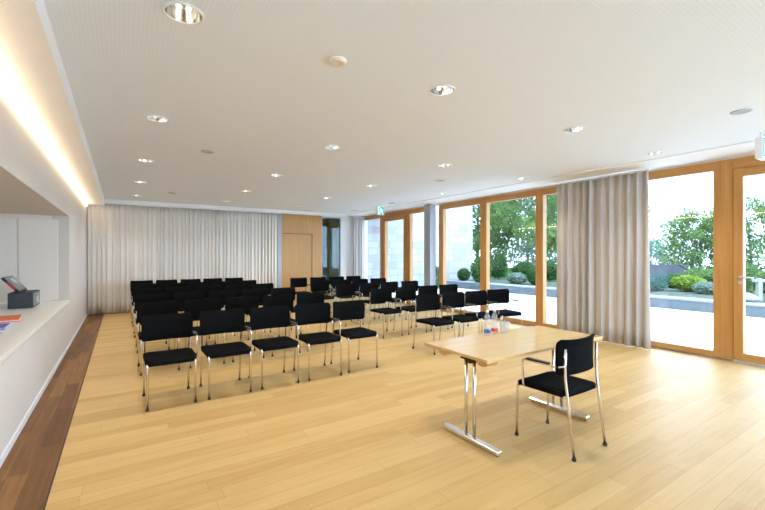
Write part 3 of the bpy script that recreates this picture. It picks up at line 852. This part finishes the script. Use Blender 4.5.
def leaves(name, m, parent, blobs, size, seed, hollow=0.55):
    """foliage: many leaf blades in clustered ellipsoids; blobs = (centre, radii, count)"""
    r = random.Random(seed); vs = []; fs = []
    for (c, rad, n) in blobs:
        for _ in range(n):
            while True:
                d = Vector((r.gauss(0, 1), r.gauss(0, 1), r.gauss(0, 1)))
                if d.length > 1e-3: break
            d.normalize()
            q = hollow + (1 - hollow) * r.random() ** 0.7
            p = Vector((c[0] + d.x * rad[0] * q, c[1] + d.y * rad[1] * q, c[2] + d.z * rad[2] * q))
            nr = (d * 0.5 + Vector((r.uniform(-1, 1), r.uniform(-1, 1), r.uniform(-0.8, 1)))).normalized()
            a = nr.orthogonal().normalized(); b = nr.cross(a)
            an = r.uniform(0, 2 * PI); a, b = a * math.cos(an) + b * math.sin(an), b * math.cos(an) - a * math.sin(an)
            s = size * r.uniform(0.45, 1.15)
            i = len(vs)
            vs += [p - a * s, p + b * s * 0.45 + nr * s * 0.12, p + a * s, p - b * s * 0.45 + nr * s * 0.12]
            fs.append((i, i + 1, i + 2, i + 3))
    me = bpy.data.meshes.new(name); me.from_pydata([tuple(v) for v in vs], [], fs); me.materials.append(m)
    o = bpy.data.objects.new(name, me); COL.objects.link(o); o.parent = parent
    return o

F = 400.0; YAW = math.radians(33.09)
def at(u, d):
    """ground position that stands d metres away along the photo's column u"""
    xc = (u - 382.5) / F * d
    return d * math.sin(YAW) + xc * math.cos(YAW), d * math.cos(YAW) - xc * math.sin(YAW)

def gz(x):
    return max(0.27 - max(0, x - 17) * 0.085, -4.2)

def tree(name, label, x, y, h, cr, ch0, m, nleaf, size, seed, nblob=16, cluster=0.36, trunk_r=0.15):
    """trunk with forking branches, each ending in a clump of leaves"""
    r = random.Random(seed); z0 = gz(x) - 0.1
    t = thing(name, label, 'tree', (x, y, z0), 0, 'trees beyond the terrace')
    H = h - z0
    bm = bmesh.new()
    tube(bm, [(0, 0, 0), (r.uniform(-.1, .1), r.uniform(-.1, .1), H * 0.3), (r.uniform(-.2, .2), r.uniform(-.2, .2), H * 0.6), (r.uniform(-.2, .2), 0, H * 0.88)],
         [trunk_r, trunk_r * 0.75, trunk_r * 0.45, trunk_r * 0.12], 8)
    blobs = []
    zc = (ch0 - z0 + H) / 2; hz = (H - (ch0 - z0)) / 2
    for k in range(nblob):
        a = 2 * PI * k * 0.618 + r.uniform(-.3, .3); w = -0.85 + 1.75 * (k + 0.5) / nblob
        rr = math.sqrt(max(0.05, 1 - w * w)) * r.uniform(0.6, 1.0) * (1 - cluster * 0.6)
        c = (cr * rr * math.cos(a), cr * rr * math.sin(a), zc + hz * w * 0.85)
        s = cr * cluster * r.uniform(0.75, 1.25)
        blobs.append((c, (s, s, s * 0.75), nleaf // nblob))
        zb = max(0.12 * H, min(0.8 * H, c[2] - 0.45 * math.hypot(c[0], c[1])))
        tube(bm, [(0, 0, zb), (c[0] * 0.5, c[1] * 0.5, (zb + c[2]) / 2 + 0.1), c], [trunk_r * 0.35, trunk_r * 0.22, trunk_r * 0.06], 6)
    obj('trunk', bm, M['bark'], t, smooth=True)
    leaves('foliage', m, t, blobs, size, seed + 1, 0.25)
    return t

x, y = at(478, 30); tree('deciduous_tree', 'leafy tree right behind the stone tower corner', x, y, 9.5, 4.2, 0.6, M['leaf'], 12000, 0.17, 21, 22)
x, y = at(538, 26); tree('deciduous_tree', 'large leafy tree filling the window left of beige curtain', x, y, 10.0, 3.9, 1.5, M['leaf'], 9000, 0.16, 31, 20, 0.34)
x, y = at(578, 30); tree('deciduous_tree', 'leafy tree partly hidden behind the beige curtain', x, y, 9.5, 4.0, 0.5, M['leaf'], 11000, 0.17, 41, 20)
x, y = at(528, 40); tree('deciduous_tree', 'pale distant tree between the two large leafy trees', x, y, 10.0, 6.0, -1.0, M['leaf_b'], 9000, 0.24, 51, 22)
x, y = at(700, 40); tree('deciduous_tree', 'round green tree left of the near terrace door post', x, y, 6.6, 3.9, -2.2, M['leaf'], 14000, 0.17, 61, 26, 0.34)
x, y = at(752, 38); tree('deciduous_tree', 'tall green tree seen through the near terrace door', x, y, 7.8, 4.6, -2.2, M['leaf'], 15000, 0.17, 71, 26, 0.34)
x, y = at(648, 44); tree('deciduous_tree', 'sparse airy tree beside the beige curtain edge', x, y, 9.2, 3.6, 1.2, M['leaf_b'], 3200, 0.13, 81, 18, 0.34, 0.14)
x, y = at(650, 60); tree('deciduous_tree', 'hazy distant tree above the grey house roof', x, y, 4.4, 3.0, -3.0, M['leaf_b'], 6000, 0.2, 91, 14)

# house down the slope
hx, hy = at(661, 31)
hs = thing('house', 'small house with grey gable roof beyond the garden', 'house', (hx, hy, -4.3), -YAW + math.radians(-10))
obj('wall', B(-5.5, 1.9, -3.0, 3.0, 0, 3.0), M['house'], hs)
bm = bmesh.new()
def gable(bm, x0, x1, z0, z1, w, dx=0.0):
    a = [bm.verts.new(p) for p in ((x0, -w, z0), (x0, w, z0), (x0, 0, z1))]; b = [bm.verts.new(p) for p in ((x1 + dx, -w, z0), (x1 + dx, w, z0), (x1, 0, z1))]
    bm.faces.new(a[::-1]); bm.faces.new(b)
    for i in range(3):
        j = (i + 1) % 3; bm.faces.new((a[i], a[j], b[j], b[i]))
gable(bm, -6.0, 1.2, 2.7, 5.05, 3.5, 2.3)
obj('roof', bm, M['slate'], hs)
bm = tube(bmesh.new(), [(1.25, -0.05, 5.06), (3.55, -3.5, 2.72)], 0.09, 6)
obj('roof_edge', bm, M['fascia'], hs)

# clipped balls, hedges and shrubs
def shrub(name, label, x, y, z, rad, m, n, size, seed, cat='shrub', group=None, hollow=0.7):
    t = thing(name, label, cat, (x, y, z), 0, group)
    leaves('foliage', m, t, [((0, 0, rad[2]), rad, n), ((0, 0, rad[2]), tuple(q * 0.75 for q in rad), n // 3)], size, seed, hollow)
    obj('stem', tube(bmesh.new(), [(0, 0, -0.02), (0, 0, rad[2])], [0.03, 0.02], 6), M['bark'], t)
    return t
shrub('box_ball', 'clipped green ball shrub before the stone tower corner', 13.3, 13.5, 0.30, (0.30, 0.30, 0.29), M['leaf_d'], 2600, 0.035, 101, 'shrub', 'clipped ball shrubs', 0.9)
shrub('box_ball', 'clipped egg-shaped shrub half hidden by the grey column', 11.15, 13.1, -0.01, (0.40, 0.40, 0.52), M['leaf_d'], 2600, 0.04, 102, 'shrub', 'clipped ball shrubs', 0.9)
x, y = at(536, 16.5); shrub('box_ball', 'clipped ball shrub behind the window post near beige curtain', x, y, 0.27, (0.36, 0.36, 0.38), M['leaf_d'], 2400, 0.04, 103, 'shrub', 'clipped ball shrubs', 0.88)
x, y = at(517, 17.0); shrub('silver_shrub', 'pale silvery shrub on the coping behind front chairs', x, y, 0.27, (0.40, 0.40, 0.24), M['leaf_s'], 1300, 0.085, 104, 'shrub', 'garden shrubs', 0.3)
for k, (u, d, rx, h, mm, lb) in enumerate([
        (481, 17.2, 0.45, 0.6, 'leaf_d', 'dark green shrub between tower corner and window post'),
        (498, 20.5, 0.52, 0.65, 'leaf_d', 'dark green shrub just right of the window post'),
        (523, 20.5, 0.58, 0.5, 'leaf_d', 'low dark shrub behind the silvery shrub'),
        (550, 19, 0.55, 0.5, 'leaf_d', 'dark shrub next to the beige curtain'),
        (688, 13.6, 0.50, 0.27, 'leaf_y', 'yellow green bush below the grey house roof'),
        (706, 12.6, 0.33, 0.18, 'leaf_s', 'grey green cushion shrub behind the kerb beside door post'),
        (716, 14.6, 0.5, 0.42, 'leaf', 'green bush hidden partly by the near door post'),
        (736, 12.4, 0.32, 0.34, 'leaf_d', 'dark bush left of the pale garden post'),
        (767, 12.6, 0.36, 0.36, 'leaf', 'green bush right of the pale garden post'),
        (700, 19.5, 0.75, 0.62, 'leaf', 'large green bush behind the yellow green bush'),
        (745, 18.5, 0.7, 0.75, 'leaf', 'large green bush behind the dark bush near the door'),
        (676, 15.8, 0.45, 0.30, 'leaf_d', 'dark bush between teal hedge and yellow green bush')]):
    x, y = at(u, d); shrub('garden_shrub', lb, x, y, gz(x) + 0.005, (rx, rx, h), M[mm], 1900, 0.075, 120 + k, 'shrub', 'garden shrubs', 0.45)
# box hedge
hx, hy = at(655, 13.9)
hd = thing('hedge', 'dense teal green hedge block beside the beige curtain', 'hedge', (hx, hy, 0.275))
r = random.Random(5)
leaves('foliage', M['leaf_t'], hd, [((r.uniform(-0.5, 0.3), r.uniform(-0.25, 0.7), r.uniform(0.12, 0.42)), (0.2, 0.2, 0.17), 130) for _ in range(34)], 0.05, 130, 0.4)
obj('stem', tube(bmesh.new(), [(0, 0, -0.02), (0, 0, 0.4)], 0.03, 6), M['bark'], hd)
# pale boulder and garden post
x, y = at(748, 10.15)
bm = bmesh.new(); bmesh.ops.create_icosphere(bm, subdivisions=3, radius=1.0)
r = random.Random(9)
for v in bm.verts:
    k = 1 + 0.08 * math.sin(3.1 * v.co.x + 1) + 0.07 * math.sin(4.3 * v.co.y) + 0.05 * math.sin(5 * v.co.z + 2)
    v.co = Vector((v.co.x * 0.19 * k, v.co.y * 0.17 * k, v.co.z * 0.12 * k + 0.09))
o = obj('boulder', bm, M['rock'], None, True, (x, y, 0.315)); tag(o, 'pale rounded boulder on the kerb outside near door', 'boulder')
x, y = at(759, 10.75)
fp = thing('garden_fence', 'pale wooden post with short rail beyond the near door', 'fence', (x, y, 0.27), -YAW)
obj('post', B(-0.055, 0.055, -0.05, 0.05, 0, 0.60, bev=0.01), M['pale_wood'], fp)
obj('rail', B(-0.17, 0.9, -0.03, 0.03, 0.50, 0.575, bev=0.01), M['pale_wood'], fp)
